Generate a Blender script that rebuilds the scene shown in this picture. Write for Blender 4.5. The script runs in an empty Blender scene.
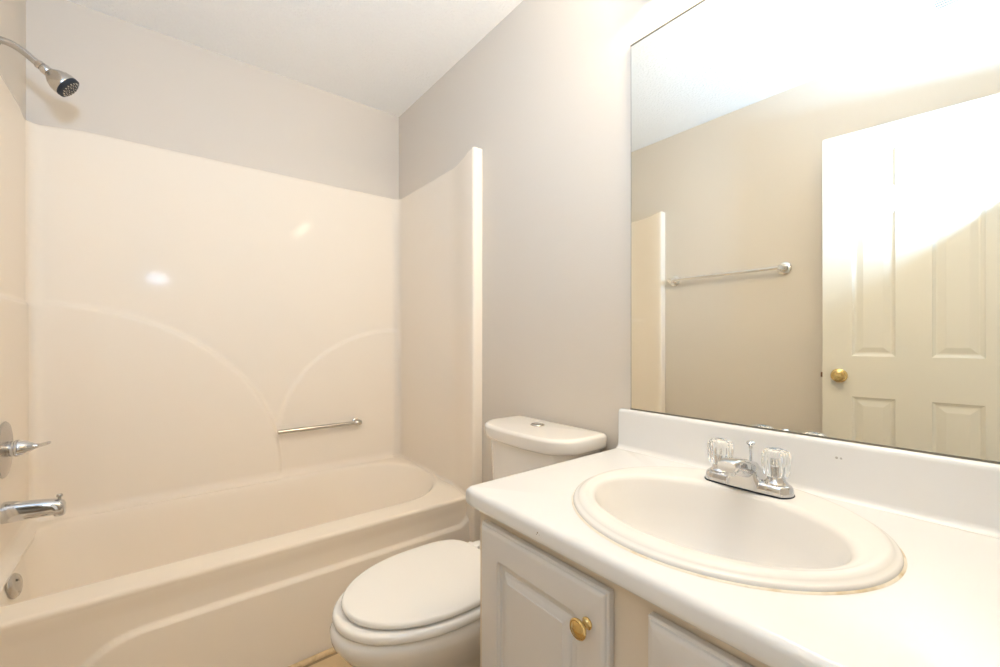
import bpy, bmesh, math, random
from mathutils import Vector, Matrix

random.seed(4)
SC = bpy.context.scene
COL = SC.collection
PI = math.pi

# ------------------------------------------------------------------ camera
THX = math.atan2(534, 425)                      # heading of the room's x axis, right of the view axis
FWD = Vector((math.cos(THX), math.sin(THX), 0))
cam_d = bpy.data.cameras.new('camera')
cam_d.sensor_width = 36.0
cam_d.lens = 36.0 * 425.0 / 1000.0
cam_d.shift_y = 6.5 / 1000.0
cam_d.clip_start = 0.02
cam = bpy.data.objects.new('camera', cam_d)
COL.objects.link(cam)
cam.location = (-1.12, 0.0, 1.095)
cam.rotation_euler = (PI / 2, 0, math.atan2(FWD.y, FWD.x) - PI / 2)
SC.camera = cam

# ------------------------------------------------------------------ world, flash, exposure
world = bpy.data.worlds.new('world')
SC.world = world
world.use_nodes = True
bg = world.node_tree.nodes['Background']
bg.inputs[0].default_value = (1.0, 0.92, 0.80, 1)
bg.inputs[1].default_value = 0.45

fl_d = bpy.data.lights.new('flash', 'AREA')     # the photographer's flash, above the camera, tilted up
fl_d.shape = 'DISK'
fl_d.size = 0.15
fl_d.energy = 11.0
fl_d.spread = math.radians(165)
fl_d.color = (0.42, 0.67, 1.0)
flash = bpy.data.objects.new('flash', fl_d)
COL.objects.link(flash)
flash.location = (-1.15, 0.0, 1.63)
el = math.radians(45)
d = Vector((0.10 * math.cos(el), 0.995 * math.cos(el), math.sin(el)))
flash.rotation_euler = d.to_track_quat('-Z', 'Y').to_euler()
BULB = 550.0                                     # emission of the vanity bulbs

SC.view_settings.view_transform = 'Standard'
SC.view_settings.look = 'None'
SC.view_settings.gamma = 1.0
SC.view_settings.use_curve_mapping = False
SC.view_settings.exposure = 0.9
SC.cycles.use_denoising = True
SC.cycles.max_bounces = 14
SC.cycles.diffuse_bounces = 8
SC.cycles.glossy_bounces = 8
SC.cycles.transmission_bounces = 12
SC.cycles.caustics_reflective = True
SC.cycles.sample_clamp_indirect = 8.0


# ------------------------------------------------------------------ materials
def mat(name, col, rough=0.5, metal=0.0, coat=0.0, trans=0.0, ior=1.5, spec=0.5, emit=None, estr=0.0):
    m = bpy.data.materials.new(name)
    m.use_nodes = True
    b = m.node_tree.nodes['Principled BSDF']
    b.inputs['Base Color'].default_value = (*col, 1)
    b.inputs['Roughness'].default_value = rough
    b.inputs['Metallic'].default_value = metal
    b.inputs['Coat Weight'].default_value = coat
    b.inputs['Coat Roughness'].default_value = 0.08
    b.inputs['Transmission Weight'].default_value = trans
    b.inputs['IOR'].default_value = ior
    b.inputs['Specular IOR Level'].default_value = spec
    if emit:
        b.inputs['Emission Color'].default_value = (*emit, 1)
        b.inputs['Emission Strength'].default_value = estr
    return m


def noise_bump(m, scale, strength, dist=0.002, detail=3.0):
    nt = m.node_tree
    b = nt.nodes['Principled BSDF']
    tc = nt.nodes.new('ShaderNodeTexCoord')
    n = nt.nodes.new('ShaderNodeTexNoise')
    n.inputs['Scale'].default_value = scale
    n.inputs['Detail'].default_value = detail
    bp = nt.nodes.new('ShaderNodeBump')
    bp.inputs['Strength'].default_value = strength
    bp.inputs['Distance'].default_value = dist
    nt.links.new(tc.outputs['Object'], n.inputs['Vector'])
    nt.links.new(n.outputs['Fac'], bp.inputs['Height'])
    nt.links.new(bp.outputs['Normal'], b.inputs['Normal'])
    return m


def noise_tint(m, c2, scale, lo=0.45, hi=0.7):
    nt = m.node_tree
    b = nt.nodes['Principled BSDF']
    tc = nt.nodes.new('ShaderNodeTexCoord')
    n = nt.nodes.new('ShaderNodeTexNoise')
    n.inputs['Scale'].default_value = scale
    n.inputs['Detail'].default_value = 4
    r = nt.nodes.new('ShaderNodeValToRGB')
    r.color_ramp.elements[0].position = lo
    r.color_ramp.elements[1].position = hi
    r.color_ramp.elements[0].color = b.inputs['Base Color'].default_value
    r.color_ramp.elements[1].color = (*c2, 1)
    nt.links.new(tc.outputs['Object'], n.inputs['Vector'])
    nt.links.new(n.outputs['Fac'], r.inputs['Fac'])
    nt.links.new(r.outputs['Color'], b.inputs['Base Color'])
    return m


M = {}
M['wall'] = noise_bump(mat('wall_paint_greige', (0.665, 0.612, 0.545), 0.6, spec=0.3), 170, 0.25, 0.0015)
M['ceiling'] = noise_bump(mat('ceiling_paint_white', (0.93, 0.925, 0.91), 0.85, spec=0.2), 95, 1.0, 0.006, 5)
M['bone'] = mat('fibreglass_bone', (0.85, 0.775, 0.675), 0.09, spec=0.019)
M['porcelain'] = mat('porcelain_white', (0.82, 0.795, 0.76), 0.12, coat=0.4)
M['plastic'] = mat('seat_plastic_white', (0.84, 0.82, 0.785), 0.22, coat=0.2)
M['sink'] = mat('sink_porcelain', (0.76, 0.74, 0.715), 0.25, spec=0.2)
M['counter'] = noise_tint(mat('countertop_white', (0.775, 0.775, 0.775), 0.25, coat=0.1), (0.755, 0.75, 0.745), 5, 0.5, 0.75)
M['cabinet'] = noise_bump(mat('cabinet_paint', (0.66, 0.635, 0.61), 0.38), 60, 0.08)
M['frame'] = noise_bump(mat('cabinet_frame_paint', (0.66, 0.585, 0.49), 0.45), 60, 0.08)
M['door'] = noise_bump(mat('door_paint_white', (0.69, 0.655, 0.575), 0.35), 40, 0.05)
M['trimw'] = mat('trim_paint_white', (0.82, 0.79, 0.74), 0.4)
M['chrome'] = mat('chrome', (0.66, 0.66, 0.67), 0.06, 1.0)
M['satin'] = mat('satin_chrome', (0.88, 0.87, 0.85), 0.25, 1.0)
M['nickel'] = mat('brushed_nickel', (0.56, 0.53, 0.49), 0.24, 1.0)
M['brass'] = mat('polished_brass', (0.70, 0.50, 0.21), 0.14, 1.0)
M['bronze'] = mat('bronze', (0.16, 0.10, 0.07), 0.35, 0.8)
M['acrylic'] = mat('clear_acrylic', (0.97, 0.97, 0.96), 0.03, trans=1.0, ior=1.48)
M['rubber'] = mat('dark_rubber', (0.03, 0.034, 0.042), 0.55, spec=0.2)
M['dark'] = mat('dark_gap', (0.03, 0.028, 0.025), 0.8)
M['mirror'] = mat('mirror_silver', (0.915, 0.928, 0.88), 0.0, 1.0)
M['edge'] = mat('mirror_edge', (0.16, 0.15, 0.12), 0.35, 0.3)
M['caulk'] = noise_tint(mat('aged_caulk', (0.78, 0.72, 0.61), 0.6), (0.60, 0.48, 0.30), 16, 0.48, 0.62)
M['chip'] = mat('chip_mark', (0.22, 0.18, 0.14), 0.7)
M['chipg'] = mat('scuff_mark', (0.45, 0.43, 0.40), 0.7)
M['bulb'] = mat('lit_bulb', (0.9, 0.9, 0.9), 0.4, emit=(1.0, 0.82, 0.56), estr=BULB)
M['oak'] = noise_tint(mat('vinyl_trim_tan', (0.62, 0.46, 0.27), 0.5), (0.42, 0.29, 0.15), 30)


def floor_material():
    m = mat('vinyl_floor_tan', (0.6, 0.45, 0.28), 0.4)
    nt = m.node_tree
    b = nt.nodes['Principled BSDF']
    tc = nt.nodes.new('ShaderNodeTexCoord')
    br = nt.nodes.new('ShaderNodeTexBrick')
    br.offset = 0.0
    br.inputs['Scale'].default_value = 1.0
    br.inputs['Brick Width'].default_value = 0.152
    br.inputs['Row Height'].default_value = 0.152
    br.inputs['Mortar Size'].default_value = 0.006
    br.inputs['Color1'].default_value = (0.62, 0.47, 0.29, 1)
    br.inputs['Color2'].default_value = (0.56, 0.42, 0.25, 1)
    br.inputs['Mortar'].default_value = (0.26, 0.19, 0.11, 1)
    nt.links.new(tc.outputs['Object'], br.inputs['Vector'])
    nt.links.new(br.outputs['Color'], b.inputs['Base Color'])
    return m


M['floor'] = floor_material()


# ------------------------------------------------------------------ helpers
def obj(name, bm, material, parent=None, smooth=True, angle=40):
    bmesh.ops.recalc_face_normals(bm, faces=bm.faces)
    me = bpy.data.meshes.new(name)
    bm.to_mesh(me)
    bm.free()
    me.materials.append(material)
    o = bpy.data.objects.new(name, me)
    COL.objects.link(o)
    if smooth:
        for p in me.polygons:
            p.use_smooth = True
        try:
            me.set_sharp_from_angle(angle=math.radians(angle))
        except Exception:
            pass
    if parent is not None:
        o.parent = parent
        o.matrix_parent_inverse = Matrix.Translation(-Vector(world_loc(parent)))
    return o


def world_loc(o):
    v = Vector(o.location)
    if o.parent is not None:
        v = v + Vector((0, 0, 0)) if o.type == 'MESH' else v + world_loc(o.parent)
    return v


def thing(name, label, cat, loc=(0, 0, 0), group=None):
    o = bpy.data.objects.new(name, None)
    o.empty_display_size = 0.05
    COL.objects.link(o)
    o.location = loc
    o['label'] = label
    o['category'] = cat
    if group:
        o['group'] = group
    return o


def tag(o, label, cat, group=None):
    o['label'] = label
    o['category'] = cat
    if group:
        o['group'] = group
    return o


def struct(name, bm, m, label=None, cat=None, smooth=False):
    o = obj(name, bm, m, None, smooth)
    o['kind'] = 'structure'
    if label:
        o['label'] = label
    if cat:
        o['category'] = cat
    return o


def box(bm, x0, x1, y0, y1, z0, z1, bev=0.0, seg=2):
    t = bmesh.new()
    bmesh.ops.create_cube(t, size=1)
    for v in t.verts:
        v.co = Vector(((x0 + x1) / 2 + v.co.x * (x1 - x0), (y0 + y1) / 2 + v.co.y * (y1 - y0),
                       (z0 + z1) / 2 + v.co.z * (z1 - z0)))
    if bev:
        bmesh.ops.bevel(t, geom=t.edges[:], offset=bev, segments=seg, affect='EDGES', profile=0.5)
    merge(bm, t)
    return bm


def merge(bm, t, mtx=None):
    if mtx is not None:
        t.transform(mtx)
    me = bpy.data.meshes.new('tmp')
    t.to_mesh(me)
    t.free()
    bm.from_mesh(me)
    bpy.data.meshes.remove(me)


def rings(bm, rs, close=True, cap0=False, cap1=False):
    """bridge a list of rings (lists of 3D points)"""
    vs = [[bm.verts.new(p) for p in r] for r in rs]
    for a, b in zip(vs, vs[1:]):
        n = len(a)
        for i in range(n if close else n - 1):
            j = (i + 1) % n
            bm.faces.new((a[i], a[j], b[j], b[i]))
    if cap0:
        bm.faces.new(vs[0][::-1])
    if cap1:
        bm.faces.new(vs[-1])
    return vs


def frame_of(axis):
    w = Vector(axis).normalized()
    u = w.orthogonal().normalized()
    return u, w.cross(u), w


def lathe(bm, prof, origin, axis, n=32, flute=0, famp=0.0, fz=None):
    """prof: (radius, distance along the axis)"""
    u, v, w = frame_of(axis)
    o = Vector(origin)
    rs = []
    for r, h in prof:
        ring = []
        for k in range(n):
            a = 2 * PI * k / n
            rr = r
            if flute:
                rr = r * (1 + famp * math.cos(flute * a))
            ring.append(o + w * h + (u * math.cos(a) + v * math.sin(a)) * max(rr, 1e-5))
        rs.append(ring)
    rings(bm, rs, cap0=True, cap1=True)
    return bm


def tube(bm, pts, radii, n=16, cap=True):
    pts = [Vector(p) for p in pts]
    if not isinstance(radii, (list, tuple)):
        radii = [radii] * len(pts)
    rs = []
    ref = None
    for i, p in enumerate(pts):
        t = (pts[min(i + 1, len(pts) - 1)] - pts[max(i - 1, 0)]).normalized()
        if ref is None:
            ref = t.orthogonal().normalized()
        ref = (ref - t * ref.dot(t)).normalized()
        b = t.cross(ref)
        rs.append([p + (ref * math.cos(2 * PI * k / n) + b * math.sin(2 * PI * k / n)) * radii[i] for k in range(n)])
    rings(bm, rs, cap0=cap, cap1=cap)
    return bm


def bezier(p0, p1, p2, p3, n=12):
    p0, p1, p2, p3 = map(Vector, (p0, p1, p2, p3))
    out = []
    for i in range(n + 1):
        t = i / n
        out.append(p0 * (1 - t) ** 3 + p1 * 3 * t * (1 - t) ** 2 + p2 * 3 * t * t * (1 - t) + p3 * t ** 3)
    return out


def smooth01(t):
    t = min(1.0, max(0.0, t))
    return t * t * (3 - 2 * t)


def polar_ring(sdf, cx, cy, angs, z, far=3.0):
    """points where rays from (cx,cy) leave the shape sdf(x,y)<0"""
    out = []
    for a in angs:
        lo, hi = 0.0, far
        ca, sa = math.cos(a), math.sin(a)
        for _ in range(36):
            mid = (lo + hi) / 2
            if sdf(cx + ca * mid, cy + sa * mid) < 0:
                lo = mid
            else:
                hi = mid
        out.append(Vector((cx + ca * lo, cy + sa * lo, z)))
    return out


def sd_rrect(x0, x1, y0, y1, r):
    """rounded rectangle; r = one radius or (x0y0, x1y0, x1y1, x0y1)"""
    if not isinstance(r, (list, tuple)):
        r = (r, r, r, r)
    mx, my = (x0 + x1) / 2, (y0 + y1) / 2
    hx, hy = (x1 - x0) / 2, (y1 - y0) / 2

    def f(x, y):
        dx, dy = x - mx, y - my
        rr = (r[1] if dy < 0 else r[2]) if dx > 0 else (r[0] if dy < 0 else r[3])
        rr = min(rr, hx, hy)
        qx, qy = abs(dx) - hx + rr, abs(dy) - hy + rr
        return min(max(qx, qy), 0) + math.hypot(max(qx, 0), max(qy, 0)) - rr
    return f


def sd_ell(cx, cy, ax, ay, p=2.0):
    def f(x, y):
        return (abs((x - cx) / ax) ** p + abs((y - cy) / ay) ** p) ** (1 / p) - 1
    return f


def angles_with(cx, cy, n, corners):
    a = [2 * PI * k / n for k in range(n)]
    for x, y in corners:
        t = math.atan2(y - cy, x - cx) % (2 * PI)
        j = min(range(len(a)), key=lambda i: abs(((a[i] - t + PI) % (2 * PI)) - PI))
        a[j] = t
    return sorted(a)


# ------------------------------------------------------------------ room shell
XL, YB, ZC = -1.524, 2.386, 2.44
YF = -0.03                                       # inner face of the door wall

struct('floor', box(bmesh.new(), XL - 0.1, 0.1, -0.16, YB + 0.1, -0.1, 0.0), M['floor'])
struct('ceiling', box(bmesh.new(), XL - 0.1, 0.1, -0.16, YB + 0.1, ZC, ZC + 0.1), M['ceiling'])
struct('wall_right', box(bmesh.new(), 0.0, 0.1, -0.16, YB + 0.1, 0, ZC), M['wall'])
struct('wall_left', box(bmesh.new(), XL - 0.1, XL, -0.16, YB + 0.1, 0, ZC), M['wall'])
struct('wall_back', box(bmesh.new(), XL, 0.0, YB, YB + 0.1, 0, ZC), M['wall'])
DX0, DX1, DZ = -1.475, -0.86, 2.06              # the doorway the camera looks in through
w = bmesh.new()
box(w, XL, DX0, YF - 0.12, YF, 0, ZC)
box(w, DX1, 0.0, YF - 0.12, YF, 0, ZC)
box(w, DX0, DX1, YF - 0.12, YF, DZ, ZC)
struct('wall_front', w, M['wall'])
w = bmesh.new()
box(w, DX0 + 0.0005, DX0 + 0.015, YF - 0.12, YF + 0.002, 0, DZ - 0.0005)
box(w, DX1 - 0.015, DX1 - 0.0005, YF - 0.12, YF + 0.002, 0, DZ - 0.0005)
box(w, DX0 + 0.015, DX1 - 0.015, YF - 0.12, YF + 0.002, DZ - 0.015, DZ - 0.0005)
box(w, DX1, DX1 + 0.055, YF, YF + 0.012, 0, DZ + 0.055)
box(w, DX0 - 0.045, DX1, YF, YF + 0.012, DZ, DZ + 0.055)
struct('trim_1', w, M['trimw'], 'white painted casing around the bathroom doorway', 'door casing')


# ------------------------------------------------------------------ open door (seen in the mirror)
def door_panel_face(bm, W, H, panels, y, sgn, ys):
    """one moulded face of the slab at depth y (facing sgn), in local x (0..W), z (0..H)"""
    xs = sorted({0, W} | {p[0] for p in panels} | {p[1] for p in panels})
    zs = sorted({0, H} | {p[2] for p in panels} | {p[3] for p in panels})
    grid = {}

    def gv(x, z):
        k = (round(x, 5), round(z, 5))
        if k not in grid:
            grid[k] = bm.verts.new((x, y, z))
        return grid[k]
    for i in range(len(xs) - 1):
        for j in range(len(zs) - 1):
            c = ((xs[i] + xs[i + 1]) / 2, (zs[j] + zs[j + 1]) / 2)
            inside = [p for p in panels if p[0] < c[0] < p[1] and p[2] < c[1] < p[3]]
            cor = [gv(xs[i], zs[j]), gv(xs[i + 1], zs[j]), gv(xs[i + 1], zs[j + 1]), gv(xs[i], zs[j + 1])]
            if not inside:
                bm.faces.new(cor)
                continue
            prev = cor
            for ins, dep in ys:
                q = [bm.verts.new((xs[i] + ins, y - sgn * dep, zs[j] + ins)),
                     bm.verts.new((xs[i + 1] - ins, y - sgn * dep, zs[j] + ins)),
                     bm.verts.new((xs[i + 1] - ins, y - sgn * dep, zs[j + 1] - ins)),
                     bm.verts.new((xs[i] + ins, y - sgn * dep, zs[j + 1] - ins))]
                for k in range(4):
                    bm.faces.new((prev[k], prev[(k + 1) % 4], q[(k + 1) % 4], q[k]))
                prev = q
            bm.faces.new(prev)


HX, HY = -1.455, 0.015                          # hinge
LX, LY = -1.385, 0.630                          # latch edge
DW = math.hypot(LX - HX, LY - HY)
DH, DT = 2.032, 0.034
door = thing('door_1', 'white six-panel door standing open, seen in the mirror', 'door', (HX, HY, 0.012))
door['kind'] = 'structure'
dang = math.atan2(LY - HY, LX - HX)
dm = Matrix.Translation((HX, HY, 0.012)) @ Matrix.Rotation(dang, 4, 'Z')
bm = bmesh.new()
pw = 0.147
c1 = (0.107, 0.107 + pw)
c2 = (DW - 0.107 - pw, DW - 0.107)
rows = [(0.20, 0.825), (1.01, 1.648), (1.752, 1.925)]
panels = [(a, b, z0, z1) for a, b in (c1, c2) for z0, z1 in rows]
prof = [(0.004, 0.004), (0.012, 0.009), (0.018, 0.009), (0.040, 0.003)]
t = bmesh.new()
door_panel_face(t, DW, DH, panels, -DT, -1, prof)   # room side (local -y faces the mirror)
door_panel_face(t, DW, DH, panels, 0.0, 1, prof)
for a, b in (((0, 0), (DW, 0)), ((DW, 0), (DW, DH)), ((DW, DH), (0, DH)), ((0, DH), (0, 0))):
    q = [t.verts.new((a[0], -DT, a[1])), t.verts.new((b[0], -DT, b[1])), t.verts.new((b[0], 0, b[1])), t.verts.new((a[0], 0, a[1]))]
    t.faces.new(q)
bmesh.ops.remove_doubles(t, verts=t.verts, dist=1e-5)
merge(bm, t, dm)
obj('door_panel', bm, M['door'], door, smooth=False)
kz = 0.930
for side, nm in ((-1, 'door_knob'), (1, 'door_knob')):
    bm = bmesh.new()
    yy = -DT if side < 0 else 0.0
    base = dm @ Vector((DW - 0.062, yy, kz - 0.012))
    ax = (dm.to_3x3() @ Vector((0, side, 0)))
    lathe(bm, [(0.0, 0), (0.031, 0.0), (0.032, 0.004), (0.027, 0.008), (0.014, 0.012), (0.0115, 0.020), (0.012, 0.026),
               (0.020, 0.030), (0.0262, 0.036), (0.027, 0.043), (0.025, 0.049), (0.017, 0.053), (0.012, 0.0525), (0.0, 0.052)]
          if side < 0 else
          [(0.0, 0), (0.031, 0.0), (0.032, 0.004), (0.014, 0.009), (0.012, 0.014), (0.022, 0.019), (0.026, 0.026), (0.018, 0.033), (0, 0.034)],
          base, ax, 40)
    k = obj(nm, bm, M['brass'], door)
    k['label'] = 'polished brass door knob'
bm = bmesh.new()
t = bmesh.new()
box(t, DW - 0.001, DW + 0.009, -DT / 2 - 0.007, -DT / 2 + 0.007, kz - 0.024, kz, 0.002)
merge(bm, t, dm)
obj('latch', bm, M['bronze'], door)

# ------------------------------------------------------------------ bathtub and surround (one moulded unit)
tub = thing('bathtub', 'bone coloured moulded bathtub with tall glossy surround panels on three sides', 'bathtub', (-0.76, 1.97, 0))
RZ = 0.392                                       # rim height
FY = 1.585                                       # front of the rim
TOPZ = 1.937
N = 192
bcx, bcy = -0.76, 2.0


def basin_sdf(ins_l, ins_r, ins_s, rl, rr):
    return sd_rrect(-1.500 + ins_l, -0.024 - ins_r, 1.702 + ins_s, 2.318 - ins_s, (0.06, rr, rr, rl))


outer = (-1.519, -0.006, FY + 0.012, 2.372)
cor = [(outer[0], outer[2]), (outer[1], outer[2]), (outer[1], outer[3]), (outer[0], outer[3])]
angs = angles_with(bcx, bcy, N, cor)
bm = bmesh.new()
rs = []


def lift(pts, dz=0.0):                           # the deck climbs slightly towards the back and the right
    for p in pts:
        p.z += 0.016 * smooth01((p.y - 1.75) / 0.55) + dz
    return pts


rs.append(lift(polar_ring(sd_rrect(*outer, 0.002), bcx, bcy, angs, RZ)))
for k in (0.5,):
    a = rs[0]
    b = lift(polar_ring(basin_sdf(-0.012, -0.008, -0.012, 0.19, 0.28), bcx, bcy, angs, RZ))
    rs.append([p.lerp(q, k) for p, q in zip(a, b)])
for ins, z in ((-0.012, RZ), (-0.006, RZ - 0.001), (0.0, RZ - 0.004), (0.006, RZ - 0.011), (0.010, RZ - 0.022)):
    rs.append(lift(polar_ring(basin_sdf(ins, ins, ins, 0.18, 0.29), bcx, bcy, angs, z)))
for t_, z in ((0.15, 0.34), (0.35, 0.26), (0.6, 0.18), (0.85, 0.12), (1.1, 0.092), (1.5, 0.08), (2.2, 0.077)):
    il = 0.011 + 0.05 * t_
    ir = 0.012 + 0.21 * t_
    iss = 0.011 + 0.055 * t_
    pr = polar_ring(basin_sdf(il, ir, iss, 0.17, 0.27), bcx - 0.05, bcy, angs, z)
    for p in pr:
        p.z += 0.016 * smooth01((p.y - 1.75) / 0.55) * max(0, 1 - t_)
    rs.append(pr)
rings(bm, rs, cap1=True)
# outer rolled front edge of the rim
edge = []
xs = [-1.519 + (1.513) * i / 60 for i in range(61)]
for y, z in ((FY + 0.012, RZ), (FY + 0.006, RZ - 0.0012), (FY + 0.0015, RZ - 0.005), (FY, RZ - 0.012), (FY + 0.001, RZ - 0.02)):
    edge.append([Vector((x, y, z)) for x in xs])
rings(bm, edge, close=False)
bmesh.ops.remove_doubles(bm, verts=bm.verts, dist=1e-4)
obj('basin', bm, M['bone'], tub, angle=60)

# apron: recessed band under the rim, fuller moulded panel below it
def ridge_sd(x, z):
    """<0 inside the fuller lower panel"""
    zr, xr, xl, rl, rr = 0.272, -0.034, -1.345, 0.19, 0.075
    # band region: above zr, left of xr, plus left of xl; rounded corners
    d1 = sd_rrect(xl, 1.0, -2.0, zr, (0, 0, 0, rl))(x, z)
    d2 = -sd_rrect(-3.0, xr, zr, 2.0, (0, rr, 0, 0))(x, z)
    return max(d1, d2) if x < -0.7 else d2


bm = bmesh.new()
nx, nz = 300, 90
zs = [RZ - 0.02 - (RZ - 0.02) * i / nz for i in range(nz + 1)]
xs = [-1.519 + 1.513 * i / nx for i in range(nx + 1)]
rows_ = []
for z in zs:
    row = []
    for x in xs:
        up = FY + 0.001 + 0.004 * smooth01((RZ - 0.02 - z) / 0.05)
        f = smooth01((0.003 - ridge_sd(x, z)) / 0.007)
        row.append(Vector((x, up - f * (0.022 + 0.022 * max(0, 0.272 - z) / 0.272), z)))
    rows_.append(row)
rings(bm, rows_, close=False)
obj('apron', bm, M['bone'], tub, angle=80)

# surround: a heightfield swept round left wall, back wall and right wall
XA, XB, YBK, YFR = -1.516, -0.008, 2.376, 1.545  # flush faces
RF = 0.045
path = []                                        # (x, y, nx, ny, tag)


def colof(t):                                    # swelling of the front column, by distance from its front edge
    return 0.040 * (1 - smooth01(t / 0.26))


pts = []
# left column return
def seg(p, q, n, nrm, kind):
    for i in range(n + 1):
        k = i / n
        pts.append((p[0] + (q[0] - p[0]) * k, p[1] + (q[1] - p[1]) * k, nrm[0], nrm[1], kind))


def arc(cx, cy, r, a0, a1, n, kind):
    for i in range(1, n):
        a = a0 + (a1 - a0) * i / n
        pts.append((cx + r * math.cos(a), cy + r * math.sin(a), -math.cos(a), -math.sin(a), kind))


seg((XA, YFR), (XA, YBK - RF), 110, (1, 0), 'L')
arc(XA + RF, YBK - RF, RF, PI, PI / 2, 12, 'CL')
seg((XA + RF, YBK), (XB - RF, YBK), 260, (0, -1), 'B')
arc(XB - RF, YBK - RF, RF, PI / 2, 0, 12, 'CR')
seg((XB, YBK - RF), (XB, YFR), 110, (-1, 0), 'R')


def bulge(x, y, z, kind):
    off = 0.0
    if kind in ('L', 'CL'):
        off = 0.008 * smooth01((1.243 - z) / 0.02)
        if kind == 'L':
            off *= smooth01((y - 1.64) / 0.1)
    elif kind in ('B', 'CR'):
        dx, dz = (x + 1.509) / 0.862, max(0.0, z - 0.45) / 0.79
        sl = (1 - math.hypot(dx, dz)) * 0.80
        L = 0.024 * smooth01((sl + 0.012) / 0.026)
        dx, dz = (x + 0.02) / 0.645, max(0.0, z - 0.60) / 0.555
        sr = (1 - math.hypot(dx, dz)) * 0.58
        R = 0.010 * smooth01((sr + 0.010) / 0.022)
        if kind == 'CR':
            R *= 1.0 - smooth01((2.376 - y) / 0.045)
        elif x > -0.15:
            pass
        if x < -1.30:                            # eases into the shallower end panel
            L *= 1 - 0.667 * smooth01((-1.30 - x) / 0.17)
        off = max(L, R)
    return off


def dip(x, y):                                   # the top edge sags a little at the left corner
    return 0.014 * (1 - smooth01((x - XA) / 0.16)) * smooth01((y - 2.22) / 0.13)


zs = []
zs = [RZ - 0.006 + (TOPZ - 0.012 - RZ + 0.006) * i / 220 for i in range(221)]
grid_rows = []
for z in zs:
    row = []
    for x, y, nx_, ny_, kind in pts:
        o = bulge(x, y, z, kind)
        if kind in 'LR':
            o += colof(y - YFR)
        cz = RZ + 0.016 * smooth01((y - 1.75) / 0.55)
        h = z - cz
        rc = 0.012 if kind in ('R', 'CR') else 0.034
        if h < rc and (kind not in 'LR' or y > FY):   # cove down to the deck
            o += rc - math.sqrt(max(0, rc ** 2 - (rc - max(h, 0)) ** 2))
        row.append(Vector((x + nx_ * o, y + ny_ * o, z - dip(x, y) * smooth01((z - 1.6) / 0.3))))
    grid_rows.append(row)


def toplip(k_off, dz):
    row = []
    for (x, y, nx_, ny_, kind), p in zip(pts, grid_rows[-1]):
        up = 0.012 * (1 - smooth01((y - YFR) / 0.1)) if kind in 'LR' else 0.0
        up -= dip(x, y)
        row.append(Vector((p.x - nx_ * k_off, p.y - ny_ * k_off, TOPZ - 0.012 + dz + up)))
    return row


for p, q in zip(grid_rows[-1], pts):
    if q[4] in 'LR':
        p.z += 0.010 * (1 - smooth01((q[1] - YFR) / 0.1))
grid_rows.append(toplip(0.0015, 0.006))
grid_rows.append(toplip(0.005, 0.010))
last = []
for (x, y, nx_, ny_, kind), p in zip(pts, toplip(0.0, 0.012)):
    if kind in ('CL', 'CR'):
        tx = XL + 0.001 if kind == 'CL' else -0.001
        last.append(Vector((max(XL + 0.001, min(-0.001, x - nx_ * 0.012)), min(YB - 0.001, y - ny_ * 0.012), p.z)))
    elif kind == 'B':
        last.append(Vector((x, YB - 0.001, p.z)))
    else:
        last.append(Vector((XL + 0.001 if kind == 'L' else -0.001, y, p.z)))
grid_rows.append(last)
bm = bmesh.new()
rings(bm, grid_rows, close=False)


# rounded front edge of each column, returning to the wall; runs down to the floor
def column(bm, side, z0, z1):
    xw = XL if side < 0 else 0.0
    s = 1 if side < 0 else -1
    x_face = (XA + 0.040) if side < 0 else (XB - 0.040)
    r = 0.012
    prof = []
    if z0 < 0.1:
        prof.append((x_face, 1.60))
    prof.append((x_face, YFR))
    for i in range(1, 7):
        a = PI / 2 * i / 6
        prof.append((x_face - s * r * (1 - math.cos(a)), YFR - r * math.sin(a)))
    prof.append((xw + s * 0.001, YFR - r))
    n = 24
    rr = [[Vector((px_, py_, z0 + (z1 - z0) * k / n)) for px_, py_ in prof] for k in range(n + 1)]
    for q in rr[-1]:
        pass
    rings(bm, rr, close=False)
    if z0 < 0.1:
        return
    top = [Vector((px_, py_, z1 + 0.0)) for px_, py_ in prof] + [Vector((xw + s * 0.001, 1.60, z1))]
    bm.faces.new([bm.verts.new(p) for p in top])


for sd in (-1, 1):
    column(bm, sd, 0.001, RZ - 0.006)
    column(bm, sd, RZ - 0.006, TOPZ + 0.009)
obj('surround_panel', bm, M['bone'], tub, angle=50)

# overflow plate on the basin's drain end
bm = bmesh.new()
oc = Vector((-1.474, 1.935, 0.346))
lathe(bm, [(0, -0.002), (0.036, -0.002), (0.037, 0.003), (0.033, 0.008), (0.015, 0.013), (0, 0.013)], oc, (1, -0.20, 0.14), 40)
ov = obj('overflow_plate', bm, M['nickel'], tub)
ov['label'] = 'round metal overflow plate'
for dz in (-0.018, 0.018):
    bm = bmesh.new()
    lathe(bm, [(0, 0), (0.0045, 0.0), (0.0045, 0.002), (0, 0.003)], oc + Vector((0.0125, -0.0025, dz)), (1, -0.20, 0.14), 12)
    obj('screw', bm, M['nickel'], ov)

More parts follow.
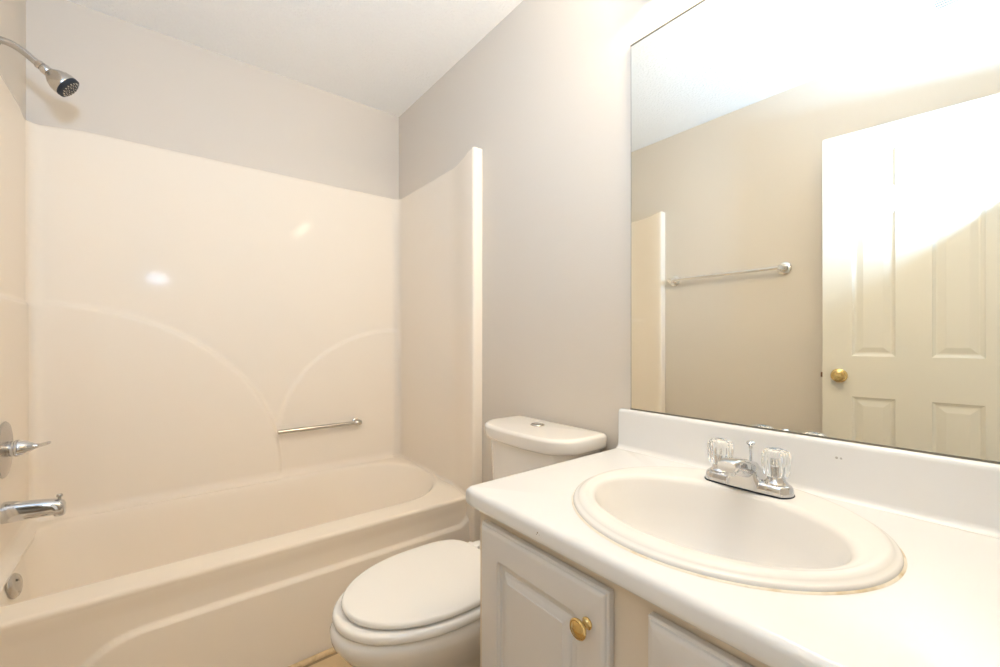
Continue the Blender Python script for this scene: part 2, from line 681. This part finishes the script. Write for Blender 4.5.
# ------------------------------------------------------------------ fittings at the drain end
grab = thing('grab_bar', 'short polished metal grab bar in the moulded niche on the long tub wall', 'grab bar', (-0.45, 2.33, 0.63))
gy = 2.322
bm = bmesh.new()
tube(bm, [(-0.672, gy, 0.640), (-0.268, gy, 0.640)], 0.0105, 20)
obj('bar', bm, M['nickel'], grab)
bm = bmesh.new()
tube(bm, [(-0.292, gy, 0.640), (-0.285, gy, 0.640), (-0.262, gy, 0.640), (-0.254, gy, 0.640)], [0.0112, 0.0155, 0.0155, 0.011], 20)
tube(bm, [(-0.272, gy, 0.640), (-0.272, 2.364, 0.640)], [0.0105, 0.013], 20)
lathe(bm, [(0, 0), (0.020, 0), (0.020, 0.004), (0.014, 0.008), (0, 0.008)], (-0.272, 2.364, 0.640), (0, -1, 0), 28)
obj('bracket', bm, M['nickel'], grab)

sh = thing('shower_fixture', 'brushed metal shower head on a bent arm high on the tub end wall', 'shower head', (-1.52, 1.98, 2.0))
sy = 1.98
bm = bmesh.new()
arm = bezier((-1.523, sy, 2.016), (-1.485, sy, 2.026), (-1.462, sy, 2.005), (-1.428, sy, 1.976), 14)
tube(bm, arm, 0.0105, 18)
obj('arm', bm, M['nickel'], sh)
bm = bmesh.new()
lathe(bm, [(0, 0), (0.030, 0.0), (0.030, 0.003), (0.022, 0.010), (0.012, 0.014), (0, 0.014)], (-1.5235, sy, 2.016), (1, 0, 0), 32)
obj('flange', bm, M['nickel'], sh)
hd = Vector((0.80, -0.05, -0.62)).normalized()
h0 = Vector((-1.430, sy, 1.978))
bm = bmesh.new()
lathe(bm, [(0, 0), (0.0125, 0), (0.0135, 0.002), (0.0135, 0.012), (0.0115, 0.013), (0.0115, 0.015), (0.0145, 0.017), (0.0150, 0.030),
           (0.013, 0.033), (0, 0.033)], h0, hd, 28)
obj('collar', bm, M['nickel'], sh)
bm = bmesh.new()
h1 = h0 + hd * 0.031
lathe(bm, [(0, 0), (0.013, 0.0), (0.017, 0.004), (0.027, 0.016), (0.034, 0.030), (0.0365, 0.042), (0.0365, 0.050), (0.035, 0.053), (0, 0.053)],
      h1, hd, 40)
head = obj('bell', bm, M['nickel'], sh)
bm = bmesh.new()
h2 = h1 + hd * 0.052
lathe(bm, [(0, 0), (0.0355, 0), (0.0365, 0.002), (0.0355, 0.010), (0.031, 0.012), (0.0, 0.011)], h2, hd, 40)
fc = obj('spray_face', bm, M['rubber'], head)
fc['label'] = 'dark spray face with nozzles'
bm = bmesh.new()
u, v, _w = frame_of(hd)
for rr, n in ((0.009, 6), (0.018, 12), (0.026, 16)):
    for k in range(n):
        a = 2 * PI * k / n
        lathe(bm, [(0, 0), (0.0027, 0), (0.0021, 0.0045), (0, 0.005)], h2 + hd * 0.0105 + (u * math.cos(a) + v * math.sin(a)) * rr, hd, 8)
obj('nozzle', bm, M['nickel'], head)

XS = -1.5075                                     # face of the raised end panel
va = thing('shower_valve', 'round metal shower valve with a tapered lever above the tub spout', 'tap', (XS, 2.02, 0.75))
vy, vz = 2.005, 0.752
bm = bmesh.new()
lathe(bm, [(0, 0), (0.086, 0), (0.088, 0.002), (0.085, 0.006), (0.060, 0.011), (0.034, 0.014), (0.030, 0.015), (0, 0.015)], (XS, vy, vz), (1, 0, 0), 56)
obj('escutcheon', bm, M['nickel'], va)
bm = bmesh.new()
lathe(bm, [(0, 0), (0.024, 0), (0.024, 0.012), (0.0265, 0.014), (0.0265, 0.020), (0.025, 0.028), (0.021, 0.038), (0.015, 0.048), (0.010, 0.055), (0, 0.057)],
      (XS + 0.012, vy, vz), (1, 0, 0.02), 36)
hub = obj('hub', bm, M['chrome'], va)
bm = bmesh.new()
p0 = Vector((XS + 0.062, vy, vz + 0.001))
rr = []
for i, (h, a, b, zz) in enumerate([(0, 0.0125, 0.0125, 0), (0.008, 0.0085, 0.010, 0.000), (0.016, 0.0062, 0.0095, 0.001), (0.024, 0.0058, 0.0105, 0.003),
                                   (0.032, 0.0058, 0.011, 0.005), (0.038, 0.0052, 0.0105, 0.0065), (0.0415, 0.003, 0.007, 0.007)]):
    rr.append([p0 + Vector((h, math.cos(2 * PI * k / 20) * b, zz + math.sin(2 * PI * k / 20) * a)) for k in range(20)])
rings(bm, rr, cap0=True, cap1=True)
obj('lever', bm, M['chrome'], va)

sp = thing('tub_spout', 'chrome tub spout with a diverter knob jutting over the basin', 'tub spout', (XS, 2.0, 0.55))
py = 2.0
bm = bmesh.new()
rr = []
NS = 28
for (x, top, bot, hw) in [(XS + 0.0005, 0.588, 0.524, 0.031), (XS + 0.01, 0.588, 0.524, 0.031), (XS + 0.04, 0.583, 0.524, 0.0285), (XS + 0.08, 0.579, 0.524, 0.0255),
                          (XS + 0.110, 0.574, 0.523, 0.024), (XS + 0.114, 0.573, 0.516, 0.024), (XS + 0.127, 0.570, 0.516, 0.0225), (XS + 0.134, 0.565, 0.517, 0.020),
                          (XS + 0.138, 0.557, 0.522, 0.014)]:
    cz, hh = (top + bot) / 2, (top - bot) / 2
    ring = []
    for k in range(NS):
        a = 2 * PI * k / NS
        ca, sa = math.cos(a), math.sin(a)
        e = 0.75
        ring.append(Vector((x, py + hw * math.copysign(abs(ca) ** e, ca), cz + hh * math.copysign(abs(sa) ** e, sa))))
    rr.append(ring)
rings(bm, rr, cap0=True, cap1=True)
obj('spout', bm, M['chrome'], sp)
bm = bmesh.new()
lathe(bm, [(0, 0), (0.0042, 0), (0.0042, 0.008), (0.0075, 0.010), (0.008, 0.015), (0.006, 0.018), (0, 0.018)], (XS + 0.124, py, 0.5695), (0, 0, 1), 20)
obj('diverter_knob', bm, M['nickel'], sp)

# ------------------------------------------------------------------ toilet
TY = 1.06
to = thing('toilet', 'white toilet with a closed lid between the bathtub and the vanity', 'toilet', (-0.4, TY, 0))


def egg(xb, xf, hw, z, n=72, p=2.0, back=0.55):
    """plan outline: rounded front at xf (far from the wall), flatter back at xb"""
    xm = xb + (xf - xb) * 0.42
    out = []
    for k in range(n):
        a = 2 * PI * k / n
        ca, sa = math.cos(a), math.sin(a)
        if ca >= 0:                              # towards the front (-x)
            x = xm + (xf - xm) * abs(ca) ** (2 / 2.05)
            y = hw * math.copysign(abs(sa) ** (2 / 2.05), sa)
        else:
            e = 2 / (2 + 1.6 * back)
            x = xm + (xb - xm) * abs(ca) ** e
            y = hw * math.copysign(abs(sa) ** e, sa)
        out.append(Vector((x, TY + y, z)))
    return out


bm = bmesh.new()
rs = [egg(-0.16, -0.60, 0.115, 0.0), egg(-0.16, -0.60, 0.115, 0.015), egg(-0.165, -0.585, 0.105, 0.04), egg(-0.17, -0.575, 0.100, 0.12),
      egg(-0.17, -0.62, 0.112, 0.19), egg(-0.18, -0.700, 0.142, 0.25), egg(-0.20, -0.765, 0.172, 0.305), egg(-0.22, -0.794, 0.186, 0.348),
      egg(-0.23, -0.797, 0.188, 0.368), egg(-0.23, -0.790, 0.184, 0.380), egg(-0.235, -0.778, 0.176, 0.384)]
rings(bm, rs, cap0=True, cap1=True)
box(bm, -0.30, -0.03, TY - 0.115, TY + 0.115, 0.25, 0.383, 0.03, 4)
obj('bowl', bm, M['porcelain'], to, angle=60)


def slab(bm, f, z0, z1, r, dome=0.0):
    """rounded slab; f(ins, z) gives its outline"""
    rs = []
    for i in range(7):
        a = PI / 2 * i / 6
        rs.append(f(r * (1 - math.sin(a)), z0 + r * (1 - math.cos(a))))
    for i in range(7):
        a = PI / 2 * i / 6
        rs.append(f(r * (1 - math.cos(a)), z1 - r + r * math.sin(a)))
    cx_ = sum(p.x for p in rs[-1]) / len(rs[-1])
    cy_ = sum(p.y for p in rs[-1]) / len(rs[-1])
    top = rs[-1]
    for k in (0.93, 0.8, 0.6, 0.35, 0.1):
        rs.append([Vector((cx_ + (p.x - cx_) * k, cy_ + (p.y - cy_) * k, z1 + dome * (1 - k * k))) for p in top])
    rings(bm, rs, cap0=True, cap1=True)


bm = bmesh.new()
slab(bm, lambda i, z: egg(-0.30 - i, -0.790 + i, 0.189 - i, z), 0.3855, 0.410, 0.011)
seat = obj('seat', bm, M['plastic'], to, angle=60)
for sgn in (-1, 1):
    bm = bmesh.new()
    box(bm, -0.70, -0.67, TY + sgn * 0.11 - 0.008, TY + sgn * 0.11 + 0.008, 0.3835, 0.3865, 0.001)
    obj('bumper', bm, M['plastic'], seat)
bm = bmesh.new()
slab(bm, lambda i, z: egg(-0.325 - i, -0.768 + i, 0.178 - i, z, back=1.2), 0.4135, 0.430, 0.0075, 0.004)
obj('lid', bm, M['plastic'], to, angle=60)
for sgn in (-1, 1):
    bm = bmesh.new()
    box(bm, -0.335, -0.285, TY + sgn * 0.085 - 0.017, TY + sgn * 0.085 + 0.017, 0.384, 0.426, 0.007, 3)
    tube(bm, [(-0.318, TY + sgn * 0.085 - 0.024, 0.416), (-0.318, TY + sgn * 0.085 + 0.024, 0.416)], 0.009, 16)
    obj('hinge', bm, M['plastic'], to)


def tank_ring(hw, xb, xf, bow, r, z, n=96):
    """plan outline of the tank: straight back at xb, front bowed towards -x"""
    base = polar_ring(sd_rrect(xf, xb, TY - 0.008 - hw, TY - 0.008 + hw, (r, 0.012, 0.012, r)), (xf + xb) / 2, TY - 0.008, [2 * PI * k / n for k in range(n)], z)
    for p in base:
        k = (p.x - xb) / (xf - xb)
        p.x -= bow * max(0, k) * (1 - ((p.y - TY + 0.008) / hw) ** 2)
    return base


bm = bmesh.new()
rs = []
for z, hw, xf in ((0.383, 0.168, -0.175), (0.392, 0.175, -0.18), (0.45, 0.180, -0.185), (0.6, 0.187, -0.190), (0.7, 0.191, -0.194), (0.760, 0.193, -0.196)):
    rs.append(tank_ring(hw, -0.022, xf, 0.022, 0.055, z))
rings(bm, rs, cap0=True, cap1=True)
obj('tank', bm, M['porcelain'], to, angle=60)
bm = bmesh.new()
slab(bm, lambda i, z: tank_ring(0.214 - i - 0.25 * max(0, 0.775 - z) * 0.6, -0.012 - i, -0.212 + i + 0.25 * max(0, 0.775 - z) * 0.6, 0.030, 0.07, z), 0.749, 0.800, 0.012, 0.003)
lid = obj('tank_lid', bm, M['porcelain'], to, angle=60)
bm = bmesh.new()
lathe(bm, [(0, 0), (0.024, 0), (0.025, 0.003), (0.022, 0.006), (0.020, 0.006), (0.0195, 0.004), (0.017, 0.005), (0, 0.0065)], (-0.112, TY + 0.0, 0.8015), (0, 0, 1), 36)
fb = obj('flush_button', bm, M['nickel'], lid)
fb['label'] = 'round metal flush button'

# ------------------------------------------------------------------ vanity cabinet
VY0, VY1, VXF = -0.026, 0.775, -0.560
CZ = 0.765
vc = thing('vanity_cabinet', 'painted greige vanity cabinet with raised-panel doors and brass knobs', 'cabinet', (-0.28, 0.37, 0))
bm = bmesh.new()
box(bm, VXF + 0.018, -0.003, VY1 - 0.016, VY1, 0.0, 0.722)
box(bm, VXF + 0.018, -0.003, VY0, VY0 + 0.016, 0.0, 0.722)
box(bm, VXF + 0.018, -0.003, VY0 + 0.016, VY1 - 0.016, 0.09, 0.105)
box(bm, -0.012, -0.003, VY0 + 0.016, VY1 - 0.016, 0.105, 0.60)
obj('carcass', bm, M['frame'], vc, smooth=False)
bm = bmesh.new()
for y0, y1, z0, z1 in ((VY0, 0.022, 0.125, 0.672), (0.32, 0.416, 0.125, 0.672), (0.725, VY1, 0.125, 0.672), (VY0, VY1, 0.672, 0.722), (VY0, VY1, 0.09, 0.125)):
    box(bm, VXF, VXF + 0.018, y0, y1, z0, z1)
obj('face_frame', bm, M['frame'], vc, smooth=False)
bm = bmesh.new()
box(bm, VXF + 0.07, VXF + 0.085, VY0, VY1, 0.0, 0.09)
obj('toe_kick', bm, M['frame'], vc, smooth=False)


def rect_ring(y0, y1, z0, z1, ins, x, r=0.0, n=6):
    y0, y1, z0, z1 = y0 + ins, y1 - ins, z0 + ins, z1 - ins
    out = []
    r = max(r, 0.0004)
    for cy, cz, a0 in ((y1 - r, z1 - r, 0), (y0 + r, z1 - r, PI / 2), (y0 + r, z0 + r, PI), (y1 - r, z0 + r, 1.5 * PI)):
        for i in range(n + 1):
            a = a0 + PI / 2 * i / n
            out.append(Vector((x, cy + r * math.cos(a), cz + r * math.sin(a))))
    return out


def cab_door(y0, y1, z0, z1, ky):
    bm = bmesh.new()
    xb, xf = VXF - 0.002, VXF - 0.021
    rr = [rect_ring(y0, y1, z0, z1, 0, xb, 0.002), rect_ring(y0, y1, z0, z1, 0.0, xf + 0.009, 0.002), rect_ring(y0, y1, z0, z1, 0.001, xf + 0.0075, 0.002),
          rect_ring(y0, y1, z0, z1, 0.004, xf + 0.0068, 0.002),
          rect_ring(y0, y1, z0, z1, 0.0055, xf + 0.0035, 0.002), rect_ring(y0, y1, z0, z1, 0.009, xf + 0.001, 0.002), rect_ring(y0, y1, z0, z1, 0.013, xf, 0.002),
          rect_ring(y0, y1, z0, z1, 0.060, xf, 0.010), rect_ring(y0, y1, z0, z1, 0.0615, xf + 0.001, 0.010), rect_ring(y0, y1, z0, z1, 0.063, xf + 0.004, 0.009),
          rect_ring(y0, y1, z0, z1, 0.0665, xf + 0.005, 0.008), rect_ring(y0, y1, z0, z1, 0.0685, xf + 0.0095, 0.006), rect_ring(y0, y1, z0, z1, 0.074, xf + 0.0105, 0.004),
          rect_ring(y0, y1, z0, z1, 0.078, xf + 0.0095, 0.001), rect_ring(y0, y1, z0, z1, 0.0805, xf + 0.006, 0.001), rect_ring(y0, y1, z0, z1, 0.0825, xf + 0.0045, 0.001),
          rect_ring(y0, y1, z0, z1, 0.092, xf + 0.002, 0.001), rect_ring(y0, y1, z0, z1, 0.0935, xf + 0.0005, 0.001)]
    rings(bm, rr, cap0=True, cap1=True)
    dr = obj('door', bm, M['cabinet'], vc, angle=25)
    bm = bmesh.new()
    lathe(bm, [(0, 0), (0.0095, 0), (0.0098, 0.002), (0.007, 0.004), (0.0055, 0.008), (0.0058, 0.012), (0.009, 0.016), (0.0145, 0.0195), (0.0165, 0.0225),
               (0.0165, 0.0245), (0.0145, 0.0265), (0.0125, 0.0262), (0.011, 0.0275), (0, 0.0305)], (xf, ky, 0.637), (-1, 0, 0), 40)
    kb = obj('knob', bm, M['brass'], dr)
    kb['label'] = 'polished brass cabinet knob'


cab_door(0.413, 0.750, 0.115, 0.701, 0.450)
cab_door(-0.010, 0.346, 0.115, 0.701, 0.309)

# ------------------------------------------------------------------ countertop with backsplash
ct = thing('countertop', 'white vanity countertop with rounded front edge and low backsplash', 'countertop', (-0.29, 0.38, CZ))
scx, scy, sax, say = -0.296, 0.385, 0.251, 0.268  # sink outline
X0, X1, Y0, Y1 = -0.590, -0.002, -0.028, 0.804
hole = sd_ell(scx, scy, sax - 0.02, say - 0.02)
oc_ = [(X0, Y0), (X1, Y0), (X1, Y1), (X0, Y1)]
angs = angles_with(scx, scy, 160, oc_)


def crect(i, z):
    return polar_ring(sd_rrect(X0 + i, X1 - max(0, i - 0.03) * 0, Y0, Y1 - i, (0.002, 0.002, 0.002, max(0.004, 0.022 - i))), scx, scy, angs, z)


bm = bmesh.new()
rs = [polar_ring(hole, scx, scy, angs, CZ - 0.03), polar_ring(hole, scx, scy, angs, CZ)]
R_ = 0.0135
for i in range(6):
    a = PI / 2 * i / 5
    rs.append(crect(R_ * (1 - math.sin(a)), CZ - R_ * (1 - math.cos(a))))
for z in (CZ - 0.020, CZ - 0.027):
    rs.append(crect(0, z))
for i in range(1, 6):
    a = PI / 2 * i / 5
    rs.append(crect(0.011 * (1 - math.cos(a)), CZ - 0.027 - 0.013 * math.sin(a)))
rs.append(polar_ring(hole, scx, scy, angs, CZ - 0.040))
rings(bm, rs)
slabo = obj('counter_slab', bm, M['counter'], ct, angle=50)
bm = bmesh.new()
BX, BZ = -0.021, 0.884
prof = [(-0.002, CZ - 0.002), (BX - 0.012, CZ - 0.001), (BX - 0.012, CZ + 0.0006), (BX - 0.0055, CZ + 0.003), (BX - 0.0018, CZ + 0.008), (BX, CZ + 0.014), (BX, BZ - 0.012),
        (BX + 0.0012, BZ - 0.006), (BX + 0.005, BZ - 0.0012), (BX + 0.010, BZ), (-0.002, BZ)]
rr = []
for y, ins in ((Y0 + 0.0, 0), (0.25, 0), (0.55, 0), (0.793, 0), (0.7965, 0.0012), (0.7985, 0.003), (0.799, 0.0055)):
    rr.append([Vector((min(-0.002, x + (ins if x < -0.003 else 0)), y, z - (ins if z > 0.85 else 0))) for x, z in prof])
rings(bm, rr, cap0=True, cap1=True)
bs = obj('backsplash', bm, M['counter'], ct, angle=50)
bm = bmesh.new()
for y, z, r in ((0.256, 0.850, 0.0026), (0.2485, 0.850, 0.0022)):
    lathe(bm, [(0, 0), (r, 0), (r * 0.7, 0.0006), (0, 0.0007)], (BX, y, z), (-1, 0, 0), 10)
obj('scuff', bm, M['chipg'], bs)
bm = bmesh.new()
for y, z, r in ((0.5575, 0.7475, 0.0016), (0.560, 0.744, 0.0010), (0.553, 0.745, 0.0007)):
    lathe(bm, [(0, 0), (r, 0), (r * 0.7, 0.0003), (0, 0.0004)], (X0, y, z), (-1, 0, 0), 8)
obj('chip', bm, M['chip'], slabo)

# ------------------------------------------------------------------ oval sink
sk = thing('sink', 'white oval drop-in sink set into the vanity countertop', 'sink', (scx, scy, CZ))
bx_, by_, bax, bay = -0.324, 0.388, 0.163, 0.221
n = 160
aa = [2 * PI * k / n for k in range(n)]


def ell(cx, cy, ax, ay, z, p=2.0):
    return [Vector((cx + ax * math.cos(a), cy + ay * math.sin(a), z)) for a in aa]


bm = bmesh.new()
rs = [ell(scx, scy, sax, say, CZ + 0.0005), ell(scx, scy, sax, say, CZ + 0.004), ell(scx, scy, sax - 0.0012, say - 0.0012, CZ + 0.007), ell(scx, scy, sax - 0.004, say - 0.004, CZ + 0.0085),
      ell(scx, scy, sax - 0.0075, say - 0.0075, CZ + 0.0092), ell(scx, scy, sax - 0.010, say - 0.010, CZ + 0.0115), ell(scx, scy, sax - 0.014, say - 0.014, CZ + 0.0145),
      ell(scx, scy, sax - 0.020, say - 0.020, CZ + 0.0152)]
e0 = rs[-1]
e1 = ell(bx_, by_, bax + 0.014, bay + 0.014, CZ + 0.0125)
for k in (0.3, 0.65):
    rs.append([p.lerp(q, k) + Vector((0, 0, 0.001)) for p, q in zip(e0, e1)])
rs += [e1] + [ell(bx_, by_, bax + 0.014 - 0.019 * math.sin(q * PI / 16), bay + 0.014 - 0.019 * math.sin(q * PI / 16), CZ + 0.0125 - 0.019 * (1 - math.cos(q * PI / 16))) for q in range(1, 8)]
for k, dz in ((0.95, 0.02), (0.90, 0.05), (0.82, 0.085), (0.70, 0.115), (0.55, 0.135), (0.36, 0.146), (0.18, 0.150), (0.14, 0.151)):
    rs.append(ell(bx_ + 0.02 * (1 - k), by_, (bax - 0.004) * k, (bay - 0.004) * k if k > 0.5 else (bay * 0.55 * (k / 0.55) * 0.9 + 0.006), CZ - dz))
rings(bm, rs)
obj('bowl', bm, M['sink'], sk, angle=60)
bm = bmesh.new()
lathe(bm, [(0.0, 0), (0.032, 0), (0.033, 0.002), (0.026, 0.004), (0.022, 0.002), (0.018, 0.004), (0, 0.006)], (bx_ + 0.017, by_, CZ - 0.153), (0, 0, 1), 32)
obj('drain', bm, M['chrome'], sk)
bm = bmesh.new()
rings(bm, [ell(scx, scy, sax - 0.004, say - 0.004, CZ + 0.0025), ell(scx, scy, sax + 0.0008, say + 0.0008, CZ + 0.0022), ell(scx, scy, sax + 0.0035, say + 0.0035, CZ + 0.0003)])
ck = obj('caulk', bm, M['caulk'], sk)
ck['label'] = 'yellowed caulk line'

# ------------------------------------------------------------------ faucet
fx, fy, fz = -0.129, 0.387, CZ + 0.0145
fa = thing('faucet', 'chrome two-handle faucet with clear acrylic knobs on the sink deck', 'tap', (fx, fy, fz))


def stadium(hl, hw, z, n=64, cx=fx, cy=fy):
    out = []
    for k in range(n):
        a = 2 * PI * k / n
        ca, sa = math.cos(a), math.sin(a)
        y = (hl - hw) * (1 if sa > 0 else -1) if abs(sa) > 1e-6 else 0
        y = (hl - hw) * max(-1, min(1, sa * 2.2))
        out.append(Vector((cx + hw * ca, cy + y + hw * sa, z)))
    return out


bm = bmesh.new()
rings(bm, [stadium(0.087, 0.0285, fz), stadium(0.087, 0.0285, fz + 0.004), stadium(0.085, 0.027, fz + 0.015), stadium(0.083, 0.0255, fz + 0.018), stadium(0.080, 0.0225, fz + 0.020), stadium(0.074, 0.016, fz + 0.0205)],
      cap0=True, cap1=True)
obj('base_plate', bm, M['chrome'], fa)
bm = bmesh.new()
rings(bm, [stadium(0.0885, 0.030, fz - 0.002), stadium(0.0885, 0.030, fz + 0.001), stadium(0.087, 0.0285, fz + 0.0015)], cap0=True, cap1=True)
obj('gasket', bm, M['rubber'], fa)
# arched body and spout: sections along -x
bm = bmesh.new()
secs = [(fx + 0.026, 0.010, 0.026, 0.030), (fx + 0.020, 0.010, 0.040, 0.029), (fx + 0.006, 0.010, 0.052, 0.027), (fx - 0.014, 0.016, 0.061, 0.0245),
        (fx - 0.036, 0.030, 0.0675, 0.022), (fx - 0.060, 0.043, 0.0715, 0.0205), (fx - 0.080, 0.048, 0.0725, 0.020), (fx - 0.094, 0.048, 0.0715, 0.0195), (fx - 0.099, 0.050, 0.069, 0.0175)]
rr = []
for x, b, t_, hw in secs:
    cz, hh = fz + (b + t_) / 2, (t_ - b) / 2
    ring = []
    for k in range(32):
        a = 2 * PI * k / 32
        ca, sa = math.cos(a), math.sin(a)
        e = 0.62
        ring.append(Vector((x, fy + hw * math.copysign(abs(ca) ** e, ca), cz + hh * math.copysign(abs(sa) ** e, sa))))
    rr.append(ring)
rings(bm, rr, cap0=True, cap1=True)
def skirt(hy, xa, xb_, z, r=0.010):
    return polar_ring(sd_rrect(xa, xb_, fy - hy, fy + hy, r), (xa + xb_) / 2, fy, [2 * PI * k / 48 for k in range(48)], z)


t = bmesh.new()
rings(t, [skirt(0.040, fx - 0.0285, fx + 0.026, fz + 0.001), skirt(0.036, fx - 0.029, fx + 0.026, fz + 0.014), skirt(0.029, fx - 0.030, fx + 0.025, fz + 0.028),
          skirt(0.024, fx - 0.032, fx + 0.022, fz + 0.040), skirt(0.019, fx - 0.036, fx + 0.014, fz + 0.052)], cap0=True, cap1=True)
merge(bm, t)
spt = obj('spout', bm, M['chrome'], fa, angle=50)
bm = bmesh.new()
lathe(bm, [(0, 0), (0.010, 0), (0.010, 0.010), (0.008, 0.011), (0, 0.011)], (fx - 0.082, fy, fz + 0.050), (0, 0, -1), 24)
obj('aerator', bm, M['chrome'], spt)
bm = bmesh.new()
tube(bm, [(fx + 0.020, fy, fz + 0.02), (fx + 0.020, fy, fz + 0.083)], 0.0026, 12)
lathe(bm, [(0, 0), (0.004, 0), (0.0035, 0.004), (0.0085, 0.009), (0.009, 0.012), (0.006, 0.0145), (0, 0.015)], (fx + 0.020, fy, fz + 0.079), (0, 0, 1), 20)
obj('lift_rod', bm, M['chrome'], fa)
for sgn in (1, -1):
    hy = fy + sgn * 0.056
    bm = bmesh.new()
    lathe(bm, [(0, 0), (0.022, 0), (0.0215, 0.004), (0.017, 0.008), (0.0155, 0.016), (0.012, 0.0169), (0, 0.0169)], (fx, hy, fz + 0.019), (0, 0, 1), 28)
    obj('bonnet', bm, M['chrome'], fa)
    bm = bmesh.new()
    lathe(bm, [(0, 0), (0.0185, 0), (0.0215, 0.003), (0.0240, 0.016), (0.0252, 0.030), (0.0250, 0.042), (0.0222, 0.050), (0.016, 0.054), (0.013, 0.0545), (0.0115, 0.0525), (0, 0.052)],
          (fx, hy, fz + 0.036), (0, 0, 1), 80, flute=10, famp=0.055)
    hd_ = obj('handle', bm, M['acrylic'], fa, angle=50)
    hd_['label'] = 'clear fluted acrylic handle'
    bm = bmesh.new()
    lathe(bm, [(0, 0), (0.0065, 0), (0.0065, 0.020), (0.0045, 0.022), (0.0045, 0.034), (0, 0.034)], (fx, hy, fz + 0.037), (0, 0, 1), 16)
    obj('stem', bm, M['chrome'], hd_)

# ------------------------------------------------------------------ mirror
mi = thing('mirror', 'large frameless wall mirror above the vanity countertop', 'mirror', (-0.004, 0.37, 1.438))
bm = bmesh.new()
box(bm, -0.0055, -0.0010, -0.026, 0.762, 0.8845, 1.987)
obj('mirror_back', bm, M['edge'], mi, smooth=False)
bm = bmesh.new()
q = [bm.verts.new(p) for p in ((-0.0062, -0.025, 0.8868), (-0.0062, 0.7605, 0.8868), (-0.0062, 0.7605, 1.9855), (-0.0062, -0.025, 1.9855))]
q2 = [bm.verts.new(p.co + Vector((0.0006, 0, 0))) for p in q]
bm.faces.new(q)
bm.faces.new(q2[::-1])
for k in range(4):
    bm.faces.new((q[k], q[(k + 1) % 4], q2[(k + 1) % 4], q2[k]))
obj('mirror_glass', bm, M['mirror'], mi, smooth=False)
for z in (0.8835, 1.9850):
    obj('channel', box(bmesh.new(), -0.0075, -0.0010, -0.026, 0.763, z, z + 0.0047, 0.0005, 1), M['edge'], mi, smooth=False)

# ------------------------------------------------------------------ towel bar on the left wall (seen in the mirror)
tb = thing('towel_bar', 'slim metal towel bar on the opposite wall, seen in the mirror', 'towel bar', (XL, 1.16, 1.48))
ty0, ty1, tz = 0.838, 1.466, 1.481
bm = bmesh.new()
tube(bm, [(XL + 0.055, ty0 - 0.004, tz), (XL + 0.055, ty1 + 0.004, tz)], 0.0095, 18)
obj('bar', bm, M['satin'], tb)
for y in (ty0, ty1):
    bm = bmesh.new()
    lathe(bm, [(0, 0), (0.033, 0), (0.034, 0.004), (0.030, 0.009), (0.022, 0.011), (0.021, 0.014), (0.0135, 0.020), (0.011, 0.040), (0.0135, 0.046), (0.0165, 0.050), (0.0165, 0.062), (0.013, 0.067), (0, 0.068)],
          (XL + 0.0005, y, tz), (1, 0, 0), 36)
    obj('post', bm, M['satin'], tb)

# ------------------------------------------------------------------ vanity light above the mirror, just out of frame
vl = thing('vanity_light', 'bronze vanity light bar with lit globe bulbs above the mirror', 'light fixture', (-0.02, 0.37, 2.15))
bm = bmesh.new()
box(bm, -0.028, -0.001, 0.08, 0.70, 2.11, 2.20, 0.006, 3)
obj('back_plate', bm, M['bronze'], vl)
bm = bmesh.new()
lathe(bm, [(0, 0), (0.010, 0), (0.011, 0.005), (0.006, 0.010), (0.007, 0.016), (0.004, 0.023), (0, 0.025)], (-0.020, 0.693, 2.113), (0, 0, -1), 20)
obj('finial', bm, M['bronze'], vl)
for y in (0.53, 0.36, 0.19):
    bm = bmesh.new()
    lathe(bm, [(0, 0), (0.030, 0), (0.028, 0.006), (0.020, 0.010), (0.019, 0.016), (0, 0.016)], (-0.0275, y, 2.155), (-1, 0, 0), 28)
    so = obj('socket', bm, M['bronze'], vl)
    bm = bmesh.new()
    pr = [(0, 0.0), (0.009, 0.0), (0.009, 0.012)]
    for i in range(2, 15):
        a = PI - PI * i / 14
        pr.append((0.0135 * math.sin(a) + 0.0001, 0.030 + 0.0135 * math.cos(a)))
    lathe(bm, pr, (-0.036, y, 2.155), (-1, 0, 0), 32)
    b_ = obj('bulb', bm, M['bulb'], so)
    b_['label'] = 'lit frosted globe bulb'

# ------------------------------------------------------------------ exhaust grille on the ceiling (its edge shows in the mirror)
ef = thing('ceiling_vent', 'white slatted ceiling vent, edge seen at the top of the mirror', 'vent', (-1.23, 0.14, ZC))
bm = bmesh.new()
for x0, x1, y0, y1 in ((-1.36, -1.34, 0.0, 0.256), (-1.12, -1.10, 0.0, 0.256), (-1.34, -1.12, 0.0, 0.02), (-1.34, -1.12, 0.246, 0.256)):
    box(bm, x0, x1, y0, y1, ZC - 0.014, ZC - 0.0005, 0.002, 1)
fr = obj('frame', bm, M['trimw'], ef)
bm = bmesh.new()
for k in range(12):
    x = -1.33 + 0.0185 * k
    box(bm, x, x + 0.009, 0.02, 0.246, ZC - 0.012, ZC - 0.004)
obj('grille', bm, M['trimw'], ef, smooth=False)
bm = bmesh.new()
box(bm, -1.34, -1.12, 0.02, 0.246, ZC - 0.003, ZC - 0.0005)
obj('duct', bm, M['dark'], ef, smooth=False)

# ------------------------------------------------------------------ floor trim along the tub
bm = bmesh.new()
prof = [(1.539, 0.0)] + [(1.539 - 0.013 * math.cos(a), 0.013 * math.sin(a)) for a in [PI / 2 * i / 6 for i in range(6, -1, -1)]]
rr = [[Vector((x, y, z)) for y, z in prof] for x in (-1.475, -0.05)]
rings(bm, rr, cap0=True, cap1=True)
struct('trim_2', bm, M['oak'], 'tan quarter-round strip at the foot of the tub', 'floor trim', smooth=True)
